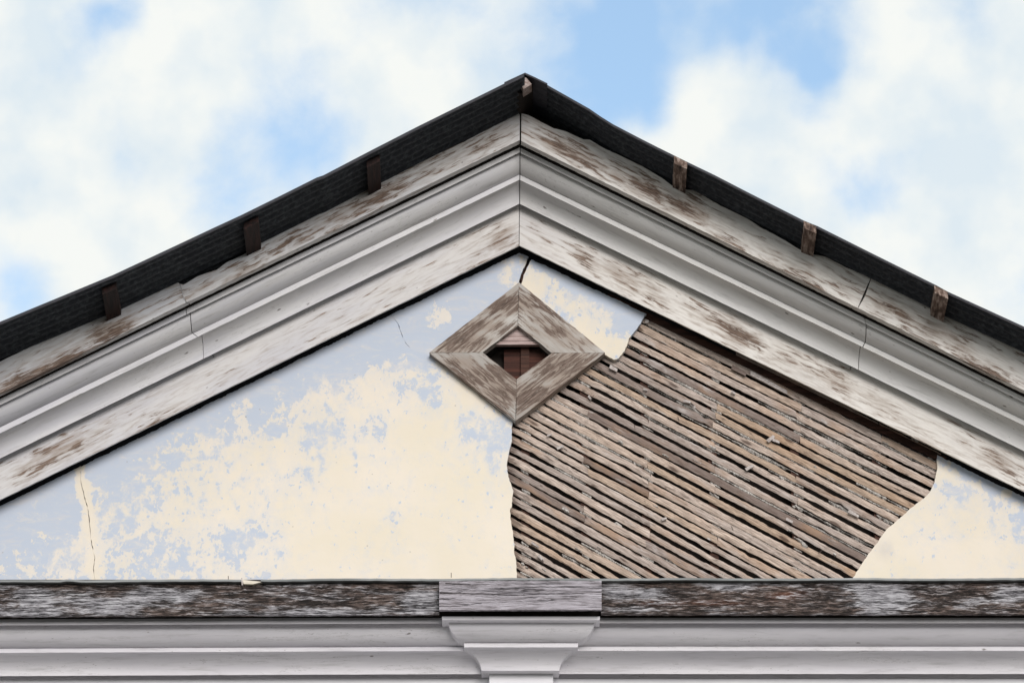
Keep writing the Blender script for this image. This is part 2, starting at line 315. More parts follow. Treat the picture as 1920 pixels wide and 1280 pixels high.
def sweep(name, corners, kinds, x0, x1, material, parent, end0=None, end1=None, step=11, jit=.25, wear=None, slope=0, warm=0, backd=-.05, seed=1, wjit=None):
    """corners: list of (line function px->py, depth); kinds[i] joins corner i to i+1: 'l' flat, 'o' ovolo, 'c' cove.
    end0/end1: function (fraction down the profile)-> px of the end cut"""
    rnd = random.Random(seed); n = max(2, int(abs(x1 - x0) / step)); verts = []; uv = []; aw = []; am = []; prev = None; m = 0
    for i in range(n + 1):
        t = i / n; ring = []; K = len(corners); P3 = []
        jz = [rnd.uniform(-jit, jit) for _ in corners]
        for k, cc in enumerate(corners):
            ln, d = cc[0], cc[1]
            fr = k / (K - 1)
            a = end0(fr) if end0 else x0; b = end1(fr) if end1 else x1
            # keep ends exact, middle stations straight
            px = a + (b - a) * t
            q3 = U(px, ln(px) + jz[k], d)
            if len(cc) > 2: q3.z += cc[2]
            P3.append(q3)
        ring.append(P3[0])
        for k, kd in enumerate(kinds):
            A, B = P3[k], P3[k + 1]
            if kd in 'oc':
                for j in range(1, 9):
                    th = j / 8 * math.pi / 2
                    lin = A.lerp(B, j / 8)
                    if kd == 'o': q = Vector((lin.x, B.y + (A.y - B.y) * math.cos(th), A.z + (B.z - A.z) * math.sin(th)))
                    else: q = Vector((lin.x, A.y + (B.y - A.y) * math.sin(th), A.z + (B.z - A.z) * (1 - math.cos(th))))
                    ring.append(lin.lerp(q, .86))
            else: ring.append(B)
        # back of the moulding
        f_, l_ = ring[0], ring[-1]
        nf = len(ring)
        ring.append(Vector((l_.x, -backd, l_.z))); ring.append(Vector((f_.x, -backd, f_.z)))
        if prev is not None: m += (ring[0] - prev).length
        prev = ring[0]; v = -sum((ring[j] - ring[j - 1]).length for j in range(1, nf))
        for j, p in enumerate(ring):
            if j: v += (p - ring[j - 1]).length
            q = PX(p); uv.append((m + seed * 3.7, v)); aw.append((blob(q[0], q[1], wear, slope) if wear and j < nf else 0)); am.append(warm(q[0]) if callable(warm) else warm)
        verts += ring; nr = len(ring)
    faces = []
    for i in range(n):
        for j in range(nr):
            a = i * nr + j; b = i * nr + (j + 1) % nr
            faces.append((a, b, b + nr, a + nr))
    faces.append(tuple(range(nr))); faces.append(tuple(n * nr + j for j in reversed(range(nr))))
    return new_obj(name, verts, faces, material, parent, uv, dict(wear=aw, warm=am), sharp=28)

# ================================================================== the building
bld = bpy.data.objects.new("classical_building", None); COL.objects.link(bld); bld.location = (0, 0, 0)
tag(bld, "old pale building with decayed timber pediment, exposed laths and diamond vent under dark metal roof", "building")

APX = 974.5                                     # mitre line
def mitre(y): return 974.5 - (y - 350) * .0125
# lines of the raking cornice: value at x=0, at the mitre, at x=1920
def LR(l, c, r, side):
    if side < 0: return lambda x: l + (c - l) * x / 974.0
    return lambda x: c + (r - c) * (x - 974.0) / 946.0
D_FR = .085; D_CB = D_FR + 8 * SOFF; D_CT = D_CB + .094; D_OT = D_CT + .081; D_FA = D_OT + 4 * SOFF; D_FAS = D_FA + 13 * SOFF
LN = dict(  # name: (x=0, mitre, x=1920)
    fas_b=(737, 263, 731.5), fil_t=(748, 276.5, 744), fil_b=(759, 286, 754), ov_t=(764, 290, 758), ov_b=(801, 327.5, 787.5), f2_b=(812, 337, 797.5),
    cv_b=(859, 382, 845), fr_t=(866.5, 390, 852.5), fr_b=(936.5, 460, 920.5), pl=(949, 473, 932))
FT_L = [(-140, 742), (0, 677.6), (53, 652), (106, 628), (196.6, 590), (220.5, 583), (226, 573.5), (265.7, 559), (297.5, 538), (327, 527.5), (334, 529), (342, 535), (372, 517), (406.5, 506), (425, 491.7), (452, 479.7), (478, 463.8), (493, 451), (494, 441),
        (530, 424), (587.5, 396), (636, 371), (681, 346), (700, 338), (712.5, 333.7), (744, 324), (770, 307), (806, 293), (869, 266.6), (919, 240), (936, 222), (973, 212.5)]
FT_R = [(977, 212.5), (992.5, 216.7), (1015, 229), (1037.5, 240.6), (1060, 246), (1093.7, 261.7), (1105, 261.7), (1133, 278.6), (1161, 291), (1203, 311), (1240, 333), (1259.6, 347.5), (1282, 354.5), (1302, 357), (1350, 385), (1400, 409), (1426, 426), (1472, 450.5), (1496, 466), (1515, 476), (1533, 478), (1548, 481),
        (1581.5, 499), (1639.5, 523.7), (1685, 545), (1731, 569), (1767, 590.7), (1801, 603), (1852.7, 625.7), (1920, 660.8), (2060, 726)]
def warm_r(x): return min(1, max(0, (x - 700) / 500)) * .75 + .05
def warm_l(x): return min(1, max(0, (x - 300) / 900)) * .45

# --- roof sheets, traced at the verge
RE_L = [(-1100, 1090), (-140, 664), (0, 604.6), (212, 517), (287, 482), (400, 429), (452, 405), (520, 371.5), (594, 334.5), (606, 330.5), (700, 281.5), (781, 240), (984, 139.5)]
RE_R = [(984, 139.5), (1026, 161), (1105, 205.5), (1127.5, 221), (1150, 235), (1198, 260), (1231.5, 277), (1288, 305), (1340, 330), (1400, 361), (1508, 415.5), (1533, 425.5), (1640, 479), (1755, 536), (1776.6, 548), (1920, 613.6), (2060, 683), (3000, 1140)]
D_EL, D_ER = D_FAS + .35, D_FAS + .245
def roof_sheet(name, edge, depth, label):
    pts = []
    for i in range(len(edge) - 1):
        a, b = edge[i], edge[i + 1]; n = max(1, int((b[0] - a[0]) / 60))
        for k in range(n): pts.append((a[0] + (b[0] - a[0]) * k / n, a[1] + (b[1] - a[1]) * k / n))
    pts.append(edge[-1])
    rim = [U(x, y, depth) for x, y in pts]
    ys = []; y = 0
    while y < .95: ys.append(y); y += .008
    while y < 9: ys.append(y); y += .0175
    verts = []; uv = []; nr = len(rim)
    for y in ys:
        zo = .0085 * math.cos(2 * math.pi * y / .062) - .004
        for p in rim: verts.append(Vector((p.x, p.y + y, p.z + zo))); uv.append((p.x, y))
    k = len(verts)
    for y in ys:
        zo = .0085 * math.cos(2 * math.pi * y / .062) - .004
        for p in rim: verts.append(Vector((p.x, p.y + y, p.z + zo - .004))); uv.append((p.x, y))
    f = []; m = len(ys)
    for i in range(m - 1):
        for j in range(nr - 1):
            a = i * nr + j
            f.append((a, a + 1, a + 1 + nr, a + nr)); f.append((k + a, k + a + nr, k + a + nr + 1, k + a + 1))
    for j in range(nr - 1): f.append((j, k + j, k + j + 1, j + 1))
    o = new_obj(name, verts, f, M['metal'], None, uv, sharp=60)
    o['label'] = label
    return o
roofL = roof_sheet("metal_roof_slope", RE_L, D_EL, "dark corrugated roof slope left of the ridge")
roofR = roof_sheet("metal_roof_slope", RE_R, D_ER, "dark corrugated roof slope right of the ridge")
roofL.parent = bld; roofR.parent = bld
# rolled edge strip along each verge
def strip(name, edge, depth, parent, thick_px, x0, x1, dx=0, m=M['cap'], lift=0, dback=.1, seed=0):
    rnd = random.Random(seed); pts = [p for p in edge if x0 <= p[0] <= x1]
    pts = [(x0, interp(edge, x0))] + [p for p in pts if p[0] not in (x0, x1)] + [(x1, interp(edge, x1))]
    verts = []; uv = []
    for x, y in pts:
        j = rnd.uniform(-.3, .3)
        for (dy, dd) in ((-lift + j, 0), (thick_px - lift + j * .5, 0), (None, 0), (None, 1)):
            pass
        a = U(x, y - lift + j * .4, depth); b = U(x, y - lift + thick_px + j, depth)
        verts += [a, b, b + Vector((0, dback, 0)), a + Vector((0, dback, 0))]; uv += [(a.x, 0), (a.x, .02), (a.x, .1), (a.x, .2)]
    f = []
    for i in range(len(pts) - 1):
        for j in range(4): a = i * 4 + j; b = i * 4 + (j + 1) % 4; f.append((a, b, b + 4, a + 4))
    n = len(pts) - 1; f.append((0, 1, 2, 3)); f.append((n * 4 + 3, n * 4 + 2, n * 4 + 1, n * 4))
    return new_obj(name, verts, f, m, parent, uv, smooth=False)
strip("verge_trim", RE_L, D_EL + .004, roofL, 4.5, -1100, 982, lift=.6, dback=.012)
strip("verge_trim", RE_R, D_ER + .004, roofR, 3.6, 986, 3000, lift=.6, dback=.012)
# ridge cap: two leaves meeting over the ridge, running back along it
def ridge_cap():
    verts = []; k = 0; dd = D_ER + .035
    top = [(945.5, 154.5), (966, 145), (984.5, 136.5), (1004, 145.5), (1026.5, 156.5)]
    for yb in (0, 8.8):
        for x, y in top: p = U(x, y, dd); verts.append(p + Vector((0, yb, 0)))
        for x, y in top: p = U(x, y + 3.2, dd); verts.append(p + Vector((0, yb, 0)))
    f = []
    for j in range(4):
        f += [(j, j + 1, 5 + j + 1, 5 + j), (10 + j, 15 + j, 15 + j + 1, 10 + j + 1), (j, 10 + j, 10 + j + 1, j + 1), (5 + j, 5 + j + 1, 15 + j + 1, 15 + j)]
    f += [(0, 5, 15, 10), (4, 14, 19, 9)]
    return new_obj("ridge_cap", verts, f, M['cap'], bld, [(v.x, v.y) for v in verts], smooth=False)
ridge_cap()

# --- purlin ends under the verge
def purlin(px0, px1, edge, depth, proud, m, name="purlin", h=.034, drop=.012, back=D_FAS - .1, parent=None):
    y0, y1 = interp(edge, px0), interp(edge, px1)
    A, B = U(px0, y0, depth), U(px1, y1, depth); off = Vector((0, 0, -drop)); dn = Vector((0, 0, -h)); f = Vector((0, depth - (depth + proud), 0))
    c = [A + off + f, B + off + f, B + off + dn + f, A + off + dn + f]
    bk = [Vector((p.x, -back, p.z)) for p in c]
    rnd = random.Random(int(px0)); c = [p + Vector((rnd.uniform(-.002, .002), rnd.uniform(-.004, .004), rnd.uniform(-.002, .002))) for p in c]
    mb = MB(); mb.quad_box(c + bk); return mb.build(name, m, parent or bld, smooth=False)
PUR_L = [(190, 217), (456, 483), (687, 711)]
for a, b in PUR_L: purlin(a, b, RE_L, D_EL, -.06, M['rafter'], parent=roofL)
for (a, b) in [(1264, 1288), (1507, 1530), (1752, 1776)]: purlin(a, b, RE_R, D_ER, .012, M['batten'], parent=roofR, h=.04, drop=.003)
purlin(1999, 2023, RE_R, D_ER, .01, M['batten'], parent=roofR)
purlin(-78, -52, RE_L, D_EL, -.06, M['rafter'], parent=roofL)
# ridge beam and its weathered end
def ridge_beam():
    mb = MB(); d = D_ER - .03
    c = [U(942, 170, d), U(984, 150, d), U(990, 176, d), U(944, 190, d)]
    c = [U(950, 164, d), U(985, 147, d), U(1003, 156, d), U(976, 176, d)]
    mb.quad_box(c + [Vector((p.x, .4, p.z)) for p in c]); o = mb.build("ridge_beam", M['dark'], bld, smooth=False)
    mb = MB(); c = [U(974, 151.5, d + .05), U(986, 145, d + .05), U(997, 158, d + .05), U(981.5, 167.5, d + .05)]
    mb.quad_box(c + [p + Vector((0, .08, 0)) for p in c]); mb.build("beam_end", simple_mat("bleached_beam_end", (.20, .14, .12), (.42, .36, .34), (60, 60, 90), .8, .8), o, smooth=False)
ridge_beam()

# --- raking cornice: upper fascia, crown mouldings, lower frieze board, each in two lengths per side
CRK_L = [(0, 348), (.35, 357), (.5, 363), (.65, 378), (.8, 388), (1, 401)]
CRK_R = [(0, 1622), (.3, 1625), (.55, 1620), (.75, 1606), (1, 1594)]
def jag(seed, pts, off, amp=1.3):
    def f(t): return interp(pts, t) + off + math.sin(t * 31 + seed) * amp * .5 + math.sin(t * 67 + seed * 2) * amp * .35
    return f
def rake(side):
    nm = -1 if side < 0 else 1
    g = lambda k: LR(*LN[k], side)
    ft = (lambda x: interp(FT_L, x)) if side < 0 else (lambda x: interp(FT_R, x))
    wf, wz = (WEAR['fascia_l'], WEAR['frieze_l']) if side < 0 else (WEAR['fascia_r'], WEAR['frieze_r'])
    sl = -.487 if side < 0 else .487
    gap = .9
    def m_end(y): return lambda t: mitre(y(t)) + gap * side
    far = -480 if side < 0 else 2430
    fend = lambda t: mitre(212 + 51 * t) + 1.4 * side
    mend = lambda t: mitre(276 + 106 * t) + .8 * side
    zend = lambda t: mitre(390 + 75 * t) + .6 * side
    # crown moulding
    cor = [(g('fil_t'), D_FA), (g('fil_b'), D_FA), (g('fil_b'), D_FA - .007, .0), (g('fil_b'), D_FA - .008, .03), (g('ov_t'), D_OT, .03), (g('ov_t'), D_OT), (g('ov_b'), D_CT), (g('ov_b'), D_CT + .006), (g('f2_b'), D_CT + .006), (g('f2_b'), D_CT), (g('cv_b'), D_CB), (g('cv_b'), D_CB - .008), (g('cv_b'), D_CB - .010, .04), (g('fr_t'), D_FR - .004, .04), (g('fr_t'), D_FR - .004)]
    kn = ['l', 'l', 'l', 'l', 'l', 'o', 'l', 'l', 'l', 'c', 'l', 'l', 'l', 'l']
    warm = warm_l if side < 0 else warm_r
    mw = [(c[0], c[1], 18, 4, .9) for c in ([(520, 490), (650, 415), (745, 378), (700, 395), (462, 537), (350, 584), (900, 318), (820, 340), (150, 738), (785, 335), (880, 300), (940, 272)] if side < 0 else [(1023, 341), (1111, 386), (1112, 430), (1078, 400), (1625, 622), (1620, 612), (1470, 560), (1010, 352), (1645, 725), (1300, 480)])]
    frac = [0, .09, .13, .47, .47, .56, .56, .95, 1]
    if side < 0:
        e = [(far, None, jag(1, CRK_L, -.6)), (None, jag(1, CRK_L, .6), mend)]
        segs = [(-480, 375, None, jag(1, CRK_L, -.7)), (375, 974, jag(1, CRK_L, .7), mend)]
        fsegs = [(-480, 346, None, lambda t: 337 + 17 * t - .8 + math.sin(t * 20)), (346, 974, lambda t: 337 + 17 * t + .8 + math.sin(t * 20), fend)]
        zsegs = [(-480, 974, None, zend)]
    else:
        segs = [(974, 1610, mend, jag(5, CRK_R, -.7)), (1610, 2430, jag(5, CRK_R, .7), None)]
        fsegs = [(974, 1617, fend, lambda t: 1633 - 35 * t - .6 + math.sin(t * 17)), (1617, 2430, lambda t: 1633 - 35 * t + .6 + math.sin(t * 17), None)]
        zsegs = [(974, 2430, zend, None)]
    first = None
    for i, (a, b, e0, e1) in enumerate(segs):
        o = sweep("raking_cornice", cor, kn, a, b, M['mould'], bld, e0, e1, wear=mw, slope=sl, warm=warm, seed=11 + i + 3 * (side > 0), jit=.22)
        o['label'] = ("left" if side < 0 else "right") + " raking crown moulding, " + ("upper" if (i == 1) == (side < 0) else "lower") + " length"
        if first is None: first = o
        segs[i] = o
    for i, (a, b, e0, e1) in enumerate(fsegs):
        sweep("fascia_board", [(ft, D_FAS), (lambda x: (ft(x) * .4 + g('fas_b')(x) * .6), D_FAS), (g('fas_b'), D_FAS), (lambda x: (g('fas_b')(x) * .55 + g('fil_t')(x) * .45), D_FAS - 13 * SOFF * .45)], ['l', 'l', 'l'], a, b, M['fascia'], segs[i], e0, e1,
              step=6, wear=wf, slope=sl, warm=warm, backd=D_FA + .038, seed=21 + i + 3 * (side > 0), jit=.35)
    for i, (a, b, e0, e1) in enumerate(zsegs):
        o = sweep("rake_frieze_board", [(g('fr_t'), D_FR), (lambda x: (g('fr_t')(x) + g('fr_b')(x)) / 2, D_FR), (g('fr_b'), D_FR), (g('fr_b'), D_FR - .006)], ['l', 'l', 'l'], a, b, M['frieze'], bld, e0, e1,
              step=9, wear=wz, slope=sl, warm=warm, backd=D_FR - .016, seed=31 + i + 3 * (side > 0), jit=.35)
        o['label'] = ("left" if side < 0 else "right") + " flat raking board above the plaster"
    # boarding that closes the gap above the fascia, its shade painted near-black
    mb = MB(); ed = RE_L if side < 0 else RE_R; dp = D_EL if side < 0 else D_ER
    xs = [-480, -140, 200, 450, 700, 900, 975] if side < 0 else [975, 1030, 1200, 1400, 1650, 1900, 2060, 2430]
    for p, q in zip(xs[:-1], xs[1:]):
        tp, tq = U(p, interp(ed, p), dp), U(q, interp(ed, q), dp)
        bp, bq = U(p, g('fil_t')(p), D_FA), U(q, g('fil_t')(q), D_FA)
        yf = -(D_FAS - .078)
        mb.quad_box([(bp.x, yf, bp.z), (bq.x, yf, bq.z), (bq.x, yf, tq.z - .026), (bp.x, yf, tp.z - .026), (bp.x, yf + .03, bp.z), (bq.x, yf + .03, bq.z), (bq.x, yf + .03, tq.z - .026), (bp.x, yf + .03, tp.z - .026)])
    mb.build("shade_backing", M['dark'], bld, smooth=False)
rake(-1); rake(1)

mb = MB()
for (xa, xb, f_) in [(-480, 974, LR(*LN['pl'], -1)), (974, 2430, LR(*LN['pl'], 1))]:
    c = [U(xa, f_(xa) + 14, -.024), U(xb, f_(xb) + 14, -.024), U(xb, f_(xb) - 70, -.024), U(xa, f_(xa) - 70, -.024)]
    mb.quad_box(c + [p + Vector((0, .02, 0)) for p in c])
mb.build("gable_shade_boarding", M['gap_black'], bld, smooth=False)  # black strips, shade of the gap above the plaster put into colour
# --- thickened polygon panels (plaster, vent boards)
def roughen(pts, amp, step, seed, rough_flags=None):
    rnd = random.Random(seed); out = []
    for i in range(len(pts)):
        a, b = pts[i], pts[(i + 1) % len(pts)]; out.append(a)
        L = math.hypot(b[0] - a[0], b[1] - a[1]); n = int(L / step)
        if rough_flags and not rough_flags[i]: n = 0
        nx, ny = -(b[1] - a[1]) / (L + 1e-9), (b[0] - a[0]) / (L + 1e-9)
        for k in range(1, n):
            o = rnd.uniform(-amp, amp); t = k / n; out.append((a[0] + (b[0] - a[0]) * t + nx * o, a[1] + (b[1] - a[1]) * t + ny * o))
    return out
def panel(name, pts, d0, d1, material, parent, grid=0, attrf=None, uvf=None, front_jit=0, smooth=False, wob=None):
    bm = bmesh.new()
    fr = [bm.verts.new(U(x, y, d0)) for x, y in pts]; bk = [bm.verts.new(Vector((v.co.x, -d1, v.co.z))) for v in fr]
    bm.faces.new(fr); bm.faces.new(list(reversed(bk))); n = len(pts)
    for i in range(n): bm.faces.new((fr[i], bk[i], bk[(i + 1) % n], fr[(i + 1) % n]))
    bmesh.ops.recalc_face_normals(bm, faces=bm.faces)
    bmesh.ops.triangulate(bm, faces=[f for f in bm.faces if len(f.verts) > 4])
    if grid:
        xs = [v.co.x for v in bm.verts]; zs = [v.co.z for v in bm.verts]; g = grid
        x = math.ceil(min(xs) / g) * g
        while x < max(xs): bmesh.ops.bisect_plane(bm, geom=bm.verts[:] + bm.edges[:] + bm.faces[:], plane_co=(x, 0, 0), plane_no=(1, 0, 0), dist=1e-5); x += g
        z = math.ceil(min(zs) / g) * g
        while z < max(zs): bmesh.ops.bisect_plane(bm, geom=bm.verts[:] + bm.edges[:] + bm.faces[:], plane_co=(0, 0, z), plane_no=(0, 0, 1), dist=1e-5); z += g
    if wob:
        for v in bm.verts:
            if abs(v.co.y + d0) < 1e-4: v.co.y -= wob(*PX(v.co))
    me = bpy.data.meshes.new(name); bm.to_mesh(me); bm.free()
    uvl = me.uv_layers.new(name="UVMap")
    for lp in me.loops:
        c = me.vertices[lp.vertex_index].co; uvl.data[lp.index].uv = uvf(c) if uvf else (c.x, c.z)
    if attrf:
        names = list(attrf(0, 0).keys()); A = {k: me.attributes.new(k, 'FLOAT', 'POINT') for k in names}
        for v in me.vertices:
            r = attrf(*PX(v.co))
            for k in names: A[k].data[v.index].value = r[k]
    me.materials.append(material); o = bpy.data.objects.new(name, me); COL.objects.link(o); o.parent = parent
    if smooth:
        for p in me.polygons: p.use_smooth = True
        me.set_sharp_from_angle(angle=R(30))
    return o

# how much cream shows (1) or blue remains (0), surveyed over the plaster: px, py, radius, value
TONE = [(40, 950, 110, .15), (120, 905, 40, .42), (60, 960, 40, .42), (60, 1040, 60, .50), (110, 1030, 45, .62), (125, 985, 55, .28), (20, 1000, 60, .2), (30, 1070, 50, .45), (158, 1000, 14, .9), (150, 900, 14, .85), (176, 1060, 14, .9),
        (230, 1010, 60, .58), (215, 960, 40, .55), (230, 900, 60, .30), (255, 880, 60, .40), (330, 800, 90, .12), (420, 770, 50, .38), (440, 760, 30, .60), (280, 1040, 60, .50), (300, 1070, 60, .50), (370, 860, 70, .55), (350, 830, 50, .62), (420, 840, 60, .70), (330, 960, 70, .72), (300, 930, 40, .62), (380, 1000, 60, .52), (440, 960, 70, .78), (400, 910, 60, .70),
        (450, 1010, 40, .42), (440, 1040, 40, .45), (500, 800, 35, .30), (520, 720, 100, .12), (640, 660, 100, .10), (560, 700, 60, .28), (480, 900, 70, .80), (560, 830, 30, .55), (540, 770, 50, .85), (600, 740, 50, .90), (600, 795, 30, .55), (640, 800, 40, .52), (700, 800, 30, .52), (660, 760, 40, .88), (585, 860, 30, .48), (590, 885, 25, .45),
        (520, 870, 50, .72), (515, 940, 40, .60), (510, 985, 40, .60), (560, 960, 60, .85), (700, 720, 50, .88), (740, 690, 40, .62), (755, 720, 25, .45), (720, 650, 50, .25), (790, 640, 50, .20), (800, 705, 25, .50), (810, 750, 20, .42), (835, 700, 30, .85), (870, 740, 45, .85), (790, 800, 60, .90), (830, 755, 30, .60),
        (880, 795, 30, .42), (905, 805, 25, .40), (930, 800, 30, .45), (920, 850, 30, .52), (950, 880, 25, .5), (900, 900, 60, .75), (860, 980, 100, .92), (760, 900, 90, .86), (700, 980, 100, .86), (640, 900, 80, .92), (600, 1040, 100, .88), (800, 1050, 120, .92), (560, 1060, 60, .78), (740, 970, 25, .60), (480, 1060, 60, .60),
        (640, 580, 120, .08), (830, 580, 26, .62), (815, 600, 22, .60), (860, 560, 60, .12), (900, 540, 40, .30), (940, 515, 22, .60), (960, 500, 18, .55), (970, 495, 20, .55), (700, 610, 80, .08), (930, 560, 30, .38),
        (1000, 520, 22, .75), (1040, 540, 30, .68), (1070, 570, 35, .66), (1110, 600, 45, .78), (1140, 640, 35, .72), (1175, 600, 30, .28), (1090, 535, 40, .22), (1140, 560, 40, .22), (1195, 600, 20, .3), (1165, 615, 18, .3), (1030, 500, 30, .3), (1060, 600, 25, .45), (1160, 660, 20, .8),
        (1780, 900, 25, .72), (1765, 930, 22, .50), (1785, 935, 28, .40), (1830, 890, 40, .52), (1850, 930, 50, .66), (1880, 980, 30, .50), (1905, 990, 30, .46), (1830, 1010, 40, .85), (1900, 930, 40, .6), (1810, 980, 60, .80), (1700, 1040, 90, .90), (1800, 1060, 120, .92), (1900, 1060, 60, .88), (1900, 890, 45, .50), (1870, 950, 30, .62), (1740, 970, 40, .75), (2000, 1000, 90, .5)]
def tone(px, py):
    sw = .002; sv = .002 * .5
    for x, y, r, v in TONE:
        d2 = ((px - x) ** 2 + (py - y) ** 2) / (r * r)
        if d2 < 9: k = math.exp(-d2 * 1.6) * (60 / r) ** .8; sw += k; sv += k * v
    t = sv / sw
    side = -1 if px < 974 else 1
    dist = py - LR(*LN['pl'], side)(px)
    if dist < 26: t -= (26 - dist) / 26 * .25
    return t
CRACK = [(150, 872), (152, 905), (158, 930), (165, 955), (168, 985), (172, 1020), (178, 1045), (175, 1065), (179, 1092)]
HAIR = [(733, 590), (741, 600), (747, 608), (751, 620), (755, 632), (762, 645), (769, 652)]
def tone_attr(px, py):
    t = tone(px, py); side = -1 if px < 974 else 1
    # flaked lips either side of the crack
    dmin = min(abs(px - interp([(y, x) for x, y in CRACK], py)), 99) if 860 < py < 1100 and px < 400 else 99
    if dmin < 12: t = max(t, 1.0 - dmin / 40)
    dist = py - LR(*LN['pl'], side)(px); shade_dirt = max(0, 1 - dist / 45) * .30 if px < 974 else 0  # grey shade under the left rake painted into the plaster
    if 1620 < px < 1680 and 1000 < py < 1070: shade_dirt = max(shade_dirt, .4 * math.exp(-((px - 1660) ** 2 + (py - 1030) ** 2) / 500))
    return dict(wear=t * 1.0, shade_dirt=shade_dirt)

rkL = LR(*LN['pl'], -1); rkR = LR(*LN['pl'], 1)
EDGE_L = [(963, 784), (961, 791), (959, 802.5), (960, 826), (954.5, 847.7), (950, 871.6), (953, 893), (962.5, 919), (960, 933), (960, 946), (956, 957), (958.5, 980.5), (962, 999), (964.6, 1020), (964, 1036), (968, 1052), (969, 1079), (969, 1100)]
T = .020
# part of the wall left of the crack
pts = [(-309, 1100), (149.5, rkL(150) - 1)] + [(x - .42, y) for x, y in CRACK] + [(178.6, 1100)]
wob = lambda px, py: .0015 * math.sin(px * .013 + 1) * math.cos(py * .017) + .001 * math.sin(px * .041 + py * .03)
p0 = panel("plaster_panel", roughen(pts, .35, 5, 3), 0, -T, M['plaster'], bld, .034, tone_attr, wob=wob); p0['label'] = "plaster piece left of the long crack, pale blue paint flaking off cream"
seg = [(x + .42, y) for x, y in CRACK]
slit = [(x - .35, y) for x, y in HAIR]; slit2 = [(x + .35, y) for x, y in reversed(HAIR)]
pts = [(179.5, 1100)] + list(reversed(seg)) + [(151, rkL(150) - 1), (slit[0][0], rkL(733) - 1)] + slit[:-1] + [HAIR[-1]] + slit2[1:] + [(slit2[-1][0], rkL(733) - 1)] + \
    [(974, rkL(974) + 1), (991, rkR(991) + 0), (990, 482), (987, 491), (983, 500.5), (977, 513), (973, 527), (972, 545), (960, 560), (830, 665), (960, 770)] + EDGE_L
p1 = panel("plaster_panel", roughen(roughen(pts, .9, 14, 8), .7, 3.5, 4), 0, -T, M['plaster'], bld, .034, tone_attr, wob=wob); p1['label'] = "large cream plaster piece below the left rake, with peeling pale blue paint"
pts = [(979.5, 527), (982, 515), (988.5, 500.5), (993, 492), (997, 486), (1212, rkR(1212) + 0), (1209, 590), (1202, 604), (1196, 613), (1187, 625), (1179, 634), (1178, 641), (1172, 655), (1166, 664), (1160, 671), (1151, 674), (1140, 668), (1131, 662), (1110, 655), (1000, 560), (975, 540)]
p2 = panel("plaster_panel", roughen(roughen(pts, .8, 12, 15), .6, 3.5, 5), .012, -.014, M['plaster'], bld, .03, tone_attr, wob=wob); p2['label'] = "small loose plaster fragment right of the diamond vent"
pts = [(1757.5, rkR(1757) - .5), (1757, 857), (1757, 880.6), (1751.5, 906), (1743, 923), (1732, 934), (1709, 951), (1681, 976), (1661.5, 993), (1647.5, 1013), (1630.6, 1035), (1616.5, 1055), (1601, 1080), (1590, 1100), (2266, 1100)]
p3 = panel("plaster_panel", roughen(roughen(pts, 1.1, 16, 16), .7, 3.5, 6), .004, -T, M['plaster'], bld, .034, tone_attr, wob=wob); p3['label'] = "cream plaster piece right of the exposed laths"

# --- cavity behind the laths and studs
a = U(930, 1110, -.16); q0 = U(930, 460, -.16); q1 = U(975, 460, -.16); q2 = U(1790, 855, -.16); q3 = U(1790, 1110, -.16)
fr = [Vector(p) for p in (a, q3, q2, q1, q0)]
lp = new_obj("lath_panel", fr + [p + Vector((0, .03, 0)) for p in fr], [(0, 1, 2, 3, 4), (9, 8, 7, 6, 5)] + [(i, 5 + i, 5 + (i + 1) % 5, (i + 1) % 5) for i in range(5)], M['dark'], bld, [(p.x, p.z) for p in fr * 2], smooth=False); lp['label'] = "bare laths where the plaster has fallen"
STUDS = [985, 1098, 1214, 1341, 1497, 1652, 1770]
for sx in STUDS:
    mb = MB(); top = max(480, rkR(sx) - 5)
    a = U(sx - 8, 1105, -.031); b = U(sx + 8, 1105, -.031); t = U(sx, top, -.031); mb.box(a.x, b.x, .0325, .12, a.z, t.z)
    mb.build("stud", M['redwood'], lp, smooth=False)
mb = MB()
c = [U(1140, rkR(1140) - 4, -.012), U(1775, rkR(1775) - 4, -.012), U(1775, rkR(1775) + 9, -.012), U(1140, rkR(1140) + 9, -.012)]
mb.quad_box(c + [p + Vector((0, .04, 0)) for p in c]); mb.build("nailing_strip", M['redwood'], lp, smooth=False)

